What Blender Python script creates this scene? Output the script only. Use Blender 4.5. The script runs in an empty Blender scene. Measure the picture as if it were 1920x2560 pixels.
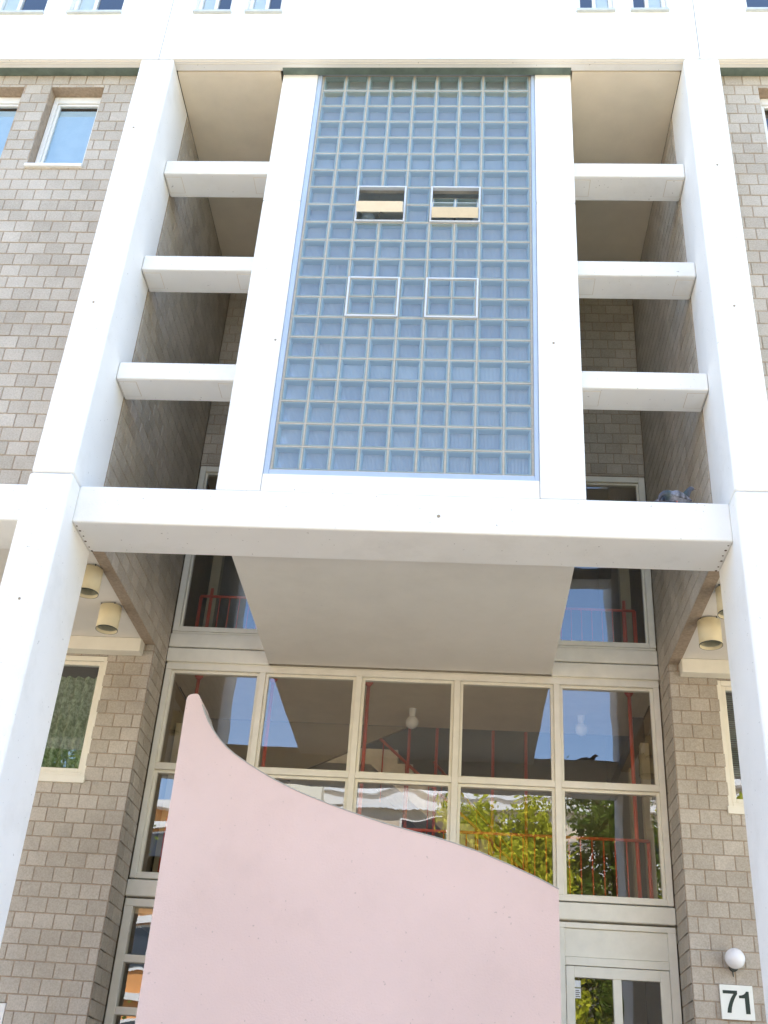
import bpy, bmesh, math, random
from mathutils import Vector, Matrix
random.seed(7)
S = bpy.context.scene
C = S.collection

# ------------------------------------------------------------------ camera
CAM = dict(f=2766.58, yaw=-0.0835, pitch=0.5362, roll=0.0714, loc=(0.548, -7.6002, 1.55))
def cam_axes():
    y, p, r = CAM['yaw'], CAM['pitch'], CAM['roll']
    fwd = Vector((math.sin(y)*math.cos(p), math.cos(y)*math.cos(p), math.sin(p)))
    right = Vector((math.cos(y), -math.sin(y), 0))
    up = right.cross(fwd)
    return math.cos(r)*right + math.sin(r)*up, -math.sin(r)*right + math.cos(r)*up, fwd
RT, UP, FW = cam_axes()
cd = bpy.data.cameras.new('camera')
cd.sensor_fit = 'HORIZONTAL'; cd.sensor_width = 36.0; cd.lens = 36.0*CAM['f']/1920.0
cd.clip_end = 3000; cd.clip_start = 0.05
cam = bpy.data.objects.new('camera', cd); C.objects.link(cam)
m = Matrix((RT, UP, -FW)).transposed().to_4x4(); m.translation = Vector(CAM['loc'])
cam.matrix_world = m
S.camera = cam
def project(pt):
    d = Vector(pt) - Vector(CAM['loc']); z = d.dot(FW)
    if z < .1: return None
    return 960 + CAM['f']*d.dot(RT)/z, 1280 - CAM['f']*d.dot(UP)/z, z

# ------------------------------------------------------------------ light
SUN_EL, SUN_AZ = math.radians(60), math.radians(14)     # sun stands behind the building (+Y), a little to the right
w = bpy.data.worlds.new('World'); S.world = w; w.use_nodes = True
nt = w.node_tree; nt.nodes.clear()
sky = nt.nodes.new('ShaderNodeTexSky'); sky.sky_type = 'NISHITA'; sky.sun_disc = False
sky.sun_elevation = SUN_EL; sky.sun_rotation = SUN_AZ
sky.altitude = 50; sky.air_density = 1.0; sky.dust_density = 0.6; sky.ozone_density = 1.2
bg = nt.nodes.new('ShaderNodeBackground'); bg.inputs['Strength'].default_value = 0.15
ow = nt.nodes.new('ShaderNodeOutputWorld')
nt.links.new(sky.outputs[0], bg.inputs[0]); nt.links.new(bg.outputs[0], ow.inputs[0])
sl = bpy.data.lights.new('sun', 'SUN'); sl.energy = 4.2; sl.angle = math.radians(0.53); sl.color = (1, .955, .89)
so = bpy.data.objects.new('sun', sl); C.objects.link(so)
sd = Vector((math.sin(SUN_AZ)*math.cos(SUN_EL), math.cos(SUN_AZ)*math.cos(SUN_EL), math.sin(SUN_EL)))
so.rotation_euler = sd.to_track_quat('Z', 'Y').to_euler(); so.location = (0, 20, 40)
S.view_settings.view_transform = 'Standard'; S.view_settings.look = 'None'
S.view_settings.exposure = 2.36; S.view_settings.gamma = 1.0; S.view_settings.use_curve_mapping = False
S.render.engine = 'CYCLES'
S.cycles.max_bounces = 10; S.cycles.diffuse_bounces = 5; S.cycles.transparent_max_bounces = 16
S.cycles.caustics_reflective = False; S.cycles.caustics_refractive = False

# ------------------------------------------------------------------ materials
M = {}
def nodes(name):
    mt = bpy.data.materials.new(name); mt.use_nodes = True
    n = mt.node_tree; n.nodes.clear(); o = n.nodes.new('ShaderNodeOutputMaterial')
    M[name] = mt
    return mt, n, o
def N(n, t, **kw):
    x = n.nodes.new(t)
    for k, v in kw.items():
        if hasattr(x, k): setattr(x, k, v)
        else: x.inputs[k.replace('_', ' ')].default_value = v
    return x
def noise(n, vec, scale, detail=4, rough=.55):
    t = N(n, 'ShaderNodeTexNoise'); t.inputs['Scale'].default_value = scale
    t.inputs['Detail'].default_value = detail; t.inputs['Roughness'].default_value = rough
    n.links.new(vec, t.inputs['Vector']); return t.outputs['Fac']
def ramp(n, fac, a, b, c0=(0,0,0,1), c1=(1,1,1,1)):
    r = N(n, 'ShaderNodeValToRGB'); e = r.color_ramp.elements
    e[0].position = a; e[1].position = b; e[0].color = c0; e[1].color = c1
    n.links.new(fac, r.inputs[0]); return r.outputs[0]
def mix(n, fac, a, b, mode='MIX'):
    x = N(n, 'ShaderNodeMix', data_type='RGBA', blend_type=mode)
    for s, v in ((0, fac), (6, a), (7, b)):
        if isinstance(v, (int, float, tuple)): x.inputs[s].default_value = v
        else: n.links.new(v, x.inputs[s])
    return x.outputs[2]
def rgb(c): return (c[0], c[1], c[2], 1)
def plain(name, col, rough=.6, var=.06, scale=3., bump=.0, bscale=120., specks=0., stain=0., metal=0., spec=.4, stretch=None):
    mt, n, o = nodes(name)
    g = N(n, 'ShaderNodeNewGeometry'); vec = g.outputs['Position']
    if stretch:
        mp = N(n, 'ShaderNodeMapping'); mp.inputs['Scale'].default_value = stretch
        n.links.new(vec, mp.inputs['Vector']); vec = mp.outputs[0]
    f = noise(n, vec, scale)
    lo = rgb([max(0, c*(1-var)) for c in col]); hi = rgb([min(.95, c*(1+var)) for c in col])
    c = ramp(n, f, .3, .7, lo, hi)
    if stain:
        f2 = noise(n, g.outputs['Position'], 1.3, 6, .7)
        c = mix(n, ramp(n, f2, .52, .75, (0,0,0,1), (stain,)*3+(1,)), c, rgb([x*.62 for x in (col[0], col[1]*.96, col[2]*.88)]))
    if specks:
        f3 = noise(n, g.outputs['Position'], 34., 2, .5)
        c = mix(n, ramp(n, f3, .735, .76, (0,0,0,1), (specks,)*3+(1,)), c, (.16, .13, .1, 1))
    p = N(n, 'ShaderNodeBsdfPrincipled')
    n.links.new(c, p.inputs['Base Color']); p.inputs['Roughness'].default_value = rough
    p.inputs['Metallic'].default_value = metal; p.inputs['Specular IOR Level'].default_value = spec
    if bump:
        b = N(n, 'ShaderNodeBump'); b.inputs['Strength'].default_value = bump; b.inputs['Distance'].default_value = .004
        n.links.new(noise(n, g.outputs['Position'], bscale, 3), b.inputs['Height']); n.links.new(b.outputs[0], p.inputs['Normal'])
    n.links.new(p.outputs[0], o.inputs[0])
    return mt
plain('white_paint', (.82, .805, .77), .75, .04, 1.1, bump=.3, bscale=70, specks=.55, stain=.26, spec=.25)
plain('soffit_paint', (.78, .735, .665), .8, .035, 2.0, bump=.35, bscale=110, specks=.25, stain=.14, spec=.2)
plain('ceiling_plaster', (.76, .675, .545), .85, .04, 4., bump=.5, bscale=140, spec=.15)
plain('pink_render', (.74, .565, .52), .85, .035, 1.1, bump=.55, bscale=60, specks=.3, stain=.14, spec=.2)
plain('frame_paint', (.79, .75, .65), .45, .05, 6., stain=.22, spec=.4)
plain('white_frame', (.78, .775, .74), .35, .03, 6., spec=.5)
plain('cream_frame', (.80, .76, .645), .4, .04, 6., spec=.4)
plain('vent_metal', (.60, .64, .70), .35, .04, 8., spec=.5)
plain('panel_frame', (.40, .48, .60), .38, .05, 5., spec=.5)
plain('block_mortar', (.43, .40, .345), .85, .1, 25., bump=.4)
plain('sash_edge', (.78, .70, .56), .7, .06, 12.)
plain('lamp_shade', (.80, .70, .46), .5, .04, 9., spec=.3)
plain('lamp_inside', (.42, .40, .30), .3, .1, 20., spec=.6)
plain('dark_metal', (.06, .07, .06), .5, .2, 20.)
plain('green_metal', (.13, .17, .145), .55, .2, 9.)
plain('red_paint', (.60, .085, .04), .4, .08, 10., spec=.5)
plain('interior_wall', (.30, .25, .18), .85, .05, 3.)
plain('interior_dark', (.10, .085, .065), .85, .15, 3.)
plain('interior_door', (.46, .40, .27), .6, .05, 6.)
plain('stair_concrete', (.78, .72, .60), .8, .08, 8.)
plain('sign_white', (.80, .81, .76), .35, .02, 9., spec=.5)
plain('sign_black', (.015, .03, .025), .4, .1, 9.)
plain('paper', (.72, .73, .74), .7, .06, 60.)
plain('globe_glass', (.82, .82, .84), .25, .01, 5., spec=.5)
plain('sill_metal', (.50, .53, .52), .35, .08, 14., spec=.5)
plain('ground_paving', (.32, .28, .215), .9, .12, .8, bump=.3)
plain('kerb_stone', (.42, .40, .37), .85, .1, 5.)
plain('asphalt', (.085, .083, .08), .9, .2, 3., bump=.5)
plain('orange_render', (.66, .30, .10), .8, .06, 1.)
plain('cream_render', (.78, .72, .58), .8, .04, 1.)
plain('taupe_render', (.60, .51, .40), .8, .06, 1.)
plain('roof_white', (.75, .74, .72), .7, .05, 2.)
plain('dark_glass', (.03, .035, .045), .08, .2, 2., spec=.6)
plain('bark', (.11, .075, .045), .9, .3, 9., bump=.8, bscale=30)
plain('roof_felt', (.10, .10, .10), .9, .2, 2.)

def brick_mat(name, base, var=.16):
    mt, n, o = nodes(name)
    oi = N(n, 'ShaderNodeObjectInfo'); g = N(n, 'ShaderNodeNewGeometry')
    ad = N(n, 'ShaderNodeMath', operation='ADD'); n.links.new(oi.outputs['Random'], ad.inputs[0]); n.links.new(g.outputs['Random Per Island'], ad.inputs[1])
    fr = N(n, 'ShaderNodeMath', operation='FRACT'); n.links.new(ad.outputs[0], fr.inputs[0])
    lo = rgb([c*(1-var) for c in base]); hi = rgb([c*(1+var*.8) for c in (base[0]*.99, base[1], base[2]*1.02)])
    c = mix(n, fr.outputs[0], lo, hi)
    f = noise(n, g.outputs['Position'], 70., 5, .7)
    c = mix(n, .5, c, ramp(n, f, .3, .72, (.55,.53,.5,1), (1.25,1.25,1.25,1)), 'MULTIPLY')
    f2 = noise(n, g.outputs['Position'], 1.2, 6, .65)
    c = mix(n, 1, c, ramp(n, f2, .3, .7, (.82,.80,.77,1), (1.09,1.09,1.09,1)), 'MULTIPLY')
    p = N(n, 'ShaderNodeBsdfPrincipled'); p.inputs['Roughness'].default_value = .85; p.inputs['Specular IOR Level'].default_value = .25
    n.links.new(c, p.inputs['Base Color'])
    b = N(n, 'ShaderNodeBump'); b.inputs['Strength'].default_value = .5; b.inputs['Distance'].default_value = .003
    n.links.new(noise(n, g.outputs['Position'], 160., 3), b.inputs['Height']); n.links.new(b.outputs[0], p.inputs['Normal'])
    n.links.new(p.outputs[0], o.inputs[0])
brick_mat('brick', (.495, .445, .375), .11)
plain('mortar', (.37, .29, .215), .95, .18, 30., bump=.6)

def glass_mat(name, ior, tint, wavy=.0, rough=.0, wscale=2.5):
    mt, n, o = nodes(name)
    g = N(n, 'ShaderNodeNewGeometry')
    tr = N(n, 'ShaderNodeBsdfTransparent'); tr.inputs[0].default_value = rgb(tint)
    gl = N(n, 'ShaderNodeBsdfGlossy'); gl.inputs['Roughness'].default_value = rough; gl.inputs['Color'].default_value = (.97, .98, 1, 1)
    lw = N(n, 'ShaderNodeLayerWeight'); lw.inputs['Blend'].default_value = .5     # 1-|cos|, same from both sides
    pw_ = N(n, 'ShaderNodeMath', operation='POWER'); n.links.new(lw.outputs['Facing'], pw_.inputs[0]); pw_.inputs[1].default_value = 5.
    fr = N(n, 'ShaderNodeMath', operation='MULTIPLY_ADD'); n.links.new(pw_.outputs[0], fr.inputs[0])
    r0 = ((ior-1)/(ior+1))**2; fr.inputs[1].default_value = 1-r0; fr.inputs[2].default_value = r0
    if wavy:
        b = N(n, 'ShaderNodeBump'); b.inputs['Strength'].default_value = 1.; b.inputs['Distance'].default_value = wavy
        n.links.new(noise(n, g.outputs['Position'], wscale, 1, .4), b.inputs['Height'])
        n.links.new(b.outputs[0], gl.inputs['Normal'])
    mx = N(n, 'ShaderNodeMixShader')
    n.links.new(fr.outputs[0], mx.inputs[0]); n.links.new(tr.outputs[0], mx.inputs[1]); n.links.new(gl.outputs[0], mx.inputs[2])
    n.links.new(mx.outputs[0], o.inputs[0])
glass_mat('pane_glass', 2.3, (.92, .90, .83), wavy=.0017, wscale=2.2)
glass_mat('window_glass', 2.3, (.82, .88, .90), wavy=.0015, wscale=2.)
glass_mat('block_face', 2.1, (.93, .985, .99), wavy=.002, rough=.04, wscale=9.)
# inner walls and fluted back of a glass block
def block_mats():
    mt, n, o = nodes('block_edge')
    d = N(n, 'ShaderNodeBsdfDiffuse'); d.inputs[0].default_value = (.38, .47, .50, 1)
    t = N(n, 'ShaderNodeBsdfTranslucent'); t.inputs[0].default_value = (.55, .70, .70, 1)
    mx = N(n, 'ShaderNodeMixShader'); mx.inputs[0].default_value = .3
    n.links.new(d.outputs[0], mx.inputs[1]); n.links.new(t.outputs[0], mx.inputs[2]); n.links.new(mx.outputs[0], o.inputs[0])
    mt, n, o = nodes('block_back')
    oi = N(n, 'ShaderNodeObjectInfo')
    c = mix(n, oi.outputs['Random'], (.74, .72, .72, 1), (.92, .89, .86, 1))
    d = N(n, 'ShaderNodeBsdfDiffuse'); n.links.new(c, d.inputs[0])
    t = N(n, 'ShaderNodeBsdfTranslucent'); t.inputs[0].default_value = (.8, .88, .92, 1)
    mx = N(n, 'ShaderNodeMixShader'); mx.inputs[0].default_value = .42
    n.links.new(d.outputs[0], mx.inputs[1]); n.links.new(t.outputs[0], mx.inputs[2])
    tp = N(n, 'ShaderNodeBsdfTransparent'); tp.inputs[0].default_value = (.62, .78, .92, 1)
    m0 = N(n, 'ShaderNodeMixShader'); m0.inputs[0].default_value = .46
    n.links.new(mx.outputs[0], m0.inputs[1]); n.links.new(tp.outputs[0], m0.inputs[2]); mx = m0
    gl = N(n, 'ShaderNodeBsdfGlossy'); gl.inputs['Roughness'].default_value = .1; gl.inputs[0].default_value = (.95, .95, .94, 1)
    m2 = N(n, 'ShaderNodeMixShader'); m2.inputs[0].default_value = .24
    n.links.new(mx.outputs[0], m2.inputs[1]); n.links.new(gl.outputs[0], m2.inputs[2]); n.links.new(m2.outputs[0], o.inputs[0])
block_mats()
def cloth_mat(name, c1, c2, trans=.4, scale=22.):
    mt, n, o = nodes(name)
    g = N(n, 'ShaderNodeNewGeometry')
    c = ramp(n, noise(n, g.outputs['Position'], scale, 5, .7), .42, .6, rgb(c1), rgb(c2))
    d = N(n, 'ShaderNodeBsdfDiffuse'); t = N(n, 'ShaderNodeBsdfTranslucent')
    n.links.new(c, d.inputs[0]); n.links.new(c, t.inputs[0])
    mx = N(n, 'ShaderNodeMixShader'); mx.inputs[0].default_value = trans
    n.links.new(d.outputs[0], mx.inputs[1]); n.links.new(t.outputs[0], mx.inputs[2]); n.links.new(mx.outputs[0], o.inputs[0])
cloth_mat('lace_cloth', (.20, .27, .13), (.52, .60, .38), .3)
cloth_mat('sky_tinted_blind', (.58, .74, .84), (.64, .79, .88), .15, 4.)  # blue of the reflected sky is put into the blind's colour
cloth_mat('slat_green', (.20, .26, .20), (.24, .30, .24), .2, 4.)
def leaf_mat(name, c1, c2):
    mt, n, o = nodes(name)
    g = N(n, 'ShaderNodeNewGeometry')
    c = mix(n, g.outputs['Random Per Island'], rgb(c1), rgb(c2))
    d = N(n, 'ShaderNodeBsdfDiffuse'); t = N(n, 'ShaderNodeBsdfTranslucent')
    n.links.new(c, d.inputs[0]); n.links.new(c, t.inputs[0])
    mx = N(n, 'ShaderNodeMixShader'); mx.inputs[0].default_value = .4
    n.links.new(d.outputs[0], mx.inputs[1]); n.links.new(t.outputs[0], mx.inputs[2]); n.links.new(mx.outputs[0], o.inputs[0])
leaf_mat('leaf_bright', (.34, .38, .02), (.66, .64, .07))
leaf_mat('leaf_dark', (.06, .11, .02), (.20, .26, .05))

# ------------------------------------------------------------------ mesh helpers
class MB:
    def __init__(s): s.v = []; s.f = []; s.mi = []
    def quad(s, pts, mi=0):
        i = len(s.v); s.v += [tuple(p) for p in pts]; s.f.append(tuple(range(i, i+len(pts)))); s.mi.append(mi)
    def box(s, x0, x1, y0, y1, z0, z1, mi=0):
        i = len(s.v)
        s.v += [(x, y, z) for z in (z0, z1) for y in (y0, y1) for x in (x0, x1)]
        for f in ((0,2,3,1), (4,5,7,6), (0,1,5,4), (2,6,7,3), (0,4,6,2), (1,3,7,5)):
            s.f.append(tuple(i+k for k in f)); s.mi.append(mi)
        return s
    def tube(s, pts, r, n=8, cap=True):
        pts = [Vector(p) for p in pts]; rings = []
        for k, p in enumerate(pts):
            t = (pts[min(k+1, len(pts)-1)] - pts[max(k-1, 0)]).normalized()
            a = t.cross(Vector((0, 0, 1)));
            if a.length < .01: a = Vector((1, 0, 0))
            a.normalize(); b = t.cross(a); rr = r[k] if isinstance(r, (list, tuple)) else r
            i = len(s.v)
            s.v += [tuple(p + (a*math.cos(q) + b*math.sin(q))*rr) for q in (2*math.pi*j/n for j in range(n))]
            rings.append(i)
        for i, j in zip(rings, rings[1:]):
            for k in range(n):
                s.f.append((i+k, i+(k+1) % n, j+(k+1) % n, j+k)); s.mi.append(0)
        if cap:
            s.f.append(tuple(rings[0]+k for k in reversed(range(n)))); s.mi.append(0)
            s.f.append(tuple(rings[-1]+k for k in range(n))); s.mi.append(0)
        return s
    def lathe(s, prof, n=24, c=(0, 0, 0)):
        rings = []
        for r, z in prof:
            i = len(s.v); s.v += [(c[0]+r*math.cos(2*math.pi*k/n), c[1]+r*math.sin(2*math.pi*k/n), c[2]+z) for k in range(n)]; rings.append(i)
        for i, j in zip(rings, rings[1:]):
            for k in range(n):
                s.f.append((i+k, i+(k+1) % n, j+(k+1) % n, j+k)); s.mi.append(0)
        return s
    def build(s, name, mats, parent=None, bevel=0, smooth=False, seg=2, recalc=True):
        me = bpy.data.meshes.new(name); me.from_pydata(s.v, [], s.f)
        if not isinstance(mats, (list, tuple)): mats = [mats]
        for q in mats: me.materials.append(M[q])
        for p, i in zip(me.polygons, s.mi): p.material_index = i
        if bevel or recalc:
            bm = bmesh.new(); bm.from_mesh(me)
            if recalc: bmesh.ops.recalc_face_normals(bm, faces=bm.faces)
            if bevel:
                ed = [e for e in bm.edges if e.is_manifold and e.calc_face_angle(0) > .6]
                bmesh.ops.bevel(bm, geom=ed, offset=bevel, segments=seg, profile=.5, affect='EDGES', clamp_overlap=True)
            bm.to_mesh(me); bm.free()
        if smooth: me.shade_smooth()
        ob = bpy.data.objects.new(name, me); C.objects.link(ob)
        if parent: ob.parent = parent
        return ob
def box(name, mat, x0, x1, y0, y1, z0, z1, parent=None, bevel=0, seg=2):
    return MB().box(x0, x1, y0, y1, z0, z1).build(name, mat, parent, bevel, seg=seg)
def empty(name, loc=(0, 0, 0)):
    e = bpy.data.objects.new(name, None); C.objects.link(e); e.location = loc; e.empty_display_size = .2; return e
def tag(o, label=None, cat=None, group=None, kind=None):
    if label: o['label'] = label
    if cat: o['category'] = cat
    if group: o['group'] = group
    if kind: o['kind'] = kind
    return o
def copy_tree(o, parent=None):
    c = o.copy(); C.objects.link(c); c.parent = parent
    for ch in o.children: copy_tree(ch, c)
    return c
def plate_with_holes(mb, u0, u1, z0, z1, holes, mk):
    """calls mk(ua,ub,za,zb) for the rectangles left after cutting the holes"""
    us = sorted({u0, u1} | {min(max(h[k], u0), u1) for h in holes for k in (0, 1)})
    zs = sorted({z0, z1} | {min(max(h[k], z0), z1) for h in holes for k in (2, 3)})
    for a, b in zip(us, us[1:]):
        run = None
        for c, d in zip(zs, zs[1:]):
            mu, mz = (a+b)/2, (c+d)/2
            solid = not any(h[0] < mu < h[1] and h[2] < mz < h[3] for h in holes)
            if solid: run = (run[0], d) if run else (c, d)
            if (not solid or d == zs[-1]) and run: mk(a, b, run[0], run[1]); run = None

# ------------------------------------------------------------------ the building's main sizes
H = 11.692                       # underside of the white top storey
CI, CO = 2.70, 3.063             # columns, inner and outer face
YC = .744                        # back of the columns
BT, BB = 6.372, 6.016            # main beam top and bottom
YV, YW = 3.66, 3.155             # glazed wall, ground floor block wall
YU = .22                         # upper block wall
SOF = 6.236                      # arcade soffit
XE = 8.2                         # end of what is built to either side
B = tag(empty('apartment_building'), 'white concrete and grey block apartment building with glass block stair tower', 'building')

# ground
def sheet(name, mat, x0, x1, y0, y1, z, kind='structure'):
    mb = MB(); mb.quad([(x0, y0, z), (x1, y0, z), (x1, y1, z), (x0, y1, z)]); return tag(mb.build(name, mat, recalc=False), kind=kind)
tag(sheet('ground', 'ground_paving', -400, 400, -400, 400, 0), 'pale paved ground around the buildings', 'ground')
tag(sheet('road', 'asphalt', -400, 400, -22.2, -16.4, .004), 'dark asphalt street between the buildings', 'road')

# ------------------------------------------------------------------ block walls
BRICKS = {}
def brick_mesh(l, h):
    key = (round(l, 3), round(h, 3))
    if key in BRICKS: return BRICKS[key]
    mb = MB(); a, b, c = l/2, h/2, .004
    f = [(-a+c, -.007, -b+c), (a-c, -.007, -b+c), (a-c, -.007, b-c), (-a+c, -.007, b-c)]
    g = [(-a, -.003, -b), (a, -.003, -b), (a, -.003, b), (-a, -.003, b)]
    k = [(-a, .03, -b), (a, .03, -b), (a, .03, b), (-a, .03, b)]
    mb.v = f + g + k; mb.f = [(0, 1, 2, 3)]
    for i in range(4):
        j = (i+1) % 4; mb.f += [(4+i, 4+j, j, i), (8+i, 8+j, 4+j, 4+i)]
    mb.mi = [0]*len(mb.f)
    me = bpy.data.meshes.new('brick'); me.from_pydata(mb.v, [], mb.f); me.materials.append(M['brick'])
    BRICKS[key] = me; return me
def block_wall(axis, plane, facing, u0, u1, z0, z1, ln, ch, zph, holes=(), thick=.2, uph=0., cap=290, name='block_wall'):
    """axis 'x': wall runs along x at y=plane; axis 'y': runs along y at x=plane. facing: sign of the outward normal."""
    mb = MB(); t = -facing*thick
    def mk(a, b, c, d):
        lo, hi = sorted((plane, plane+t))
        if axis == 'x': mb.box(a, b, lo, hi, c, d)
        else: mb.box(lo, hi, a, b, c, d)
    plate_with_holes(mb, u0, u1, z0, z1, holes, mk)
    wall = mb.build(name, 'mortar', B)
    J = .009; cand = []
    k0 = math.floor((z0-zph)/ch)
    for k in range(k0, k0+400):
        za, zb = zph+k*ch, zph+(k+1)*ch
        if zb <= z0+.02: continue
        if za >= z1-.02: break
        za, zb = max(za, z0), min(zb, z1)
        off = uph + (k % 2)*ln/2
        i0 = math.floor((u0-off)/ln)
        for i in range(i0, i0+400):
            ua, ub = off+i*ln, off+(i+1)*ln
            if ub <= u0+.02: continue
            if ua >= u1-.02: break
            ua, ub = max(ua, u0), min(ub, u1)
            segs = [(ua, ub, za, zb)]
            for h in holes:
                nx = []
                for (a, b, c, d) in segs:
                    if b <= h[0] or a >= h[1] or d <= h[2] or c >= h[3]: nx.append((a, b, c, d)); continue
                    if a < h[0]: nx.append((a, h[0]+.004, c, d))
                    if b > h[1]: nx.append((h[1]-.004, b, c, d))
                    if c < h[2]: nx.append((max(a, h[0]), min(b, h[1]), c, h[2]+.004))
                    if d > h[3]: nx.append((max(a, h[0]), min(b, h[1]), h[3]-.004, d))
                segs = nx
            for a, b, c, d in segs:
                if b-a > .025 and d-c > .025: cand.append((a, b, c, d))
    def place(a, b, c, d):
        u, z = (a+b)/2, (c+d)/2
        return (u, plane, z) if axis == 'x' else (plane, u, z)
    rot = 0 if (axis == 'x' and facing < 0) else math.pi if axis == 'x' else (math.pi/2 if facing > 0 else -math.pi/2)
    seen = []
    for q in cand:
        p = place(*q); s = project(p); area = -1
        if s and -30 < s[0] < 1950 and -30 < s[1] < 2590:
            n_ = Vector((0, facing, 0)) if axis == 'x' else Vector((facing, 0, 0))
            d = Vector(CAM['loc']) - Vector(p)
            if n_.dot(d) > 0: area = (q[1]-q[0])*(q[3]-q[2])*n_.dot(d.normalized())/(d.length**2)
        seen.append((area, q))
    seen.sort(key=lambda t: -t[0])
    rest = []
    for i, (area, q) in enumerate(seen):
        if area <= 0 or i >= cap: rest.append(q); continue
        a, b, c, d = q
        ob = bpy.data.objects.new('brick', brick_mesh(b-a-J, d-c-J)); C.objects.link(ob); ob.parent = wall
        p = Vector(place(*q)); j = random.uniform(-.0015, .0015)
        if axis == 'x': p.y += j
        else: p.x += j
        ob.location = p; ob.rotation_euler = (random.uniform(-.006, .006), random.uniform(-.004, .004), rot + random.uniform(-.006, .006))
    if rest:
        big = MB()
        for q in rest:
            a, b, c, d = q; me = brick_mesh(b-a-J, d-c-J); p = Vector(place(*q)); R = Matrix.Rotation(rot, 3, 'Z'); o = len(big.v)
            big.v += [tuple(p + R @ v.co) for v in me.vertices]
            big.f += [tuple(o+i for i in f.vertices) for f in me.polygons]; big.mi += [0]*len(me.polygons)
        tag(big.build('bricks', 'brick', wall, recalc=False), kind='stuff')
    return wall

LU, CU = .187, .1475            # upper walls: block module and course
LL, CL = .195, .1427            # ground floor walls
WB, WT = 10.262, 11.502         # upper window opening
for s in (-1, 1):
    ho = [(3.49, 4.08), (4.385, 4.975), (5.6, 6.2), (6.6, 7.2)]
    holes = [((a, b) if s > 0 else (-b, -a)) + (WB, WT) for a, b in ho]
    u = (CO, XE) if s > 0 else (-XE, -CO)
    block_wall('x', YU, -1, u[0], u[1], 6.38, 11.98, LU, CU, 6.38, holes, uph=.066*s)
    # side walls of the open void, the wall behind it, and the ground floor walls
    block_wall('y', s*2.703, -s, YC+.004, YV-.01, 6.226, H-.012, LU, CU, 6.226, uph=.03, thick=.113)
    ub = (1.56, 2.695) if s > 0 else (-2.695, -1.56)
    block_wall('x', YV, -1, ub[0], ub[1], 8.855, H-.012, LU, CU, 6.226, uph=.0, thick=.25)
    lh = [(3.19, 4.35, 4.70, 6.075), (5.0, 6.2, 4.70, 6.075), (5.0, 6.2, 1.2, 2.655)]
    if s < 0: lh.append((3.465, 4.35, 1.2, 2.655))
    lh = [h if s > 0 else (-h[1], -h[0], h[2], h[3]) for h in lh]
    ul = (2.703, XE) if s > 0 else (-XE, -2.703)
    block_wall('x', YW, -1, ul[0], ul[1], 0, SOF-.003, LL, CL, 3.4436-24*CL, lh, uph=2.6975*s)
    block_wall('y', s*2.703, -s, YW+.006, YV-.01, 0, 6.222, LL, CL, 3.4436-24*CL, uph=YW+.006, thick=.19)

# ------------------------------------------------------------------ concrete frame
for s in (-1, 1):
    def X(a, b): return (a, b) if s > 0 else (-b, -a)
    x = X(CI, CO)
    box('column', 'white_paint', x[0]-.006, x[1]+.006, -.008, YC+.004, 0, 6.372, B, .028, 3)
    box('column', 'white_paint', x[0], x[1], 0, YC, 6.381, H-.004, B, .024, 3)
    box('joint_filler', 'dark_metal', x[0]+.03, x[1]-.03, .03, YC-.03, 6.366, 6.386, B)
    # sun-break beams across the void
    for zt, zb in ((10.592, 10.398), (9.234, 9.046), (7.888, 7.693)):
        xb = X(1.50, CI-.003)
        cb = box('cross_beam', 'white_paint', xb[0], xb[1], .421, .76, zb, zt, B, .016, 2)
        # cast-in bearing plates outlined on the underside
        for u0, u1 in ((1.585, 1.745), (2.52, 2.68)):
            q = X(u0, u1); box('bearing_outline', 'taupe_render', q[0]-.004, q[1]+.004, .471, .694, zb-.0015, zb+.01, cb); box('bearing_plate', 'white_paint', q[0], q[1], .475, .69, zb-.0035, zb+.01, cb, .001, 1)
    xp = tuple(v+.007 for v in X(1.1666, 1.5444))
    box('pilaster', 'white_paint', xp[0], xp[1], .203, .5, BT+.005, 9.78, B, .012, 2)
    box('pilaster', 'white_paint', xp[0], xp[1], .203, .5, 9.784, 12.04, B, .012, 2)
    xw = X(1.46, 1.546)
    box('bay_side_wall', 'white_paint', xw[0], xw[1], .503, YV+.05, 6.43, 11.9, B)
    # beam and soffit beyond the columns
    xs = X(CO+.006, XE)
    box('edge_beam', 'white_paint', xs[0], xs[1], .19, .712, BB, 6.374, B, .016)
    xs = X(2.819, XE)
    box('arcade_soffit', 'soffit_paint', xs[0], xs[1], .715, 3.35, SOF, SOF+.12, B)
    xl = X(2.81, XE)
    box('lintel', 'cream_frame', xl[0], xl[1], 3.0, YW-.012, 6.085, SOF-.002, B, .008)
    xc = X(1.566, CI-.003)
    box('void_ceiling', 'ceiling_plaster', xc[0], xc[1], .165, YV+.2, H-.008, H+.12, B)
box('main_beam', 'white_paint', -CI+.003, CI-.003, .19, .712, BB, BT, B, .018, 3)
box('bay_sill_panel', 'white_paint', -1.156, 1.170, .206, .5, BT+.004, 6.552, B, .006)
box('bay_floor', 'soffit_paint', -1.546, 1.546, .716, YV-.014, 6.268, 6.425, B, .004)
box('bay_ceiling', 'ceiling_plaster', -1.456, 1.456, .52, YV+1.8, 11.66, 11.8, B)
for x0, x1, yb in ((-XE, -CO-.003, .214), (-1.535, 1.55, .2), (CO+.003, XE, .214)): box('sealing_strip', 'green_metal', x0, x1, .112, yb, H-.005, H-.001, B)
# dark joint between the top storey and the walls below
for x0, x1 in ((-XE, -CO-.003), (-1.56, 1.56), (CO+.003, XE)):
    box('joint_strip', 'green_metal', x0, x1, .152, .6, 12.05, 12.12, B)
    box('joint_strip', 'green_metal', x0, x1, .156, .162, 11.78, 12.05, B)

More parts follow.
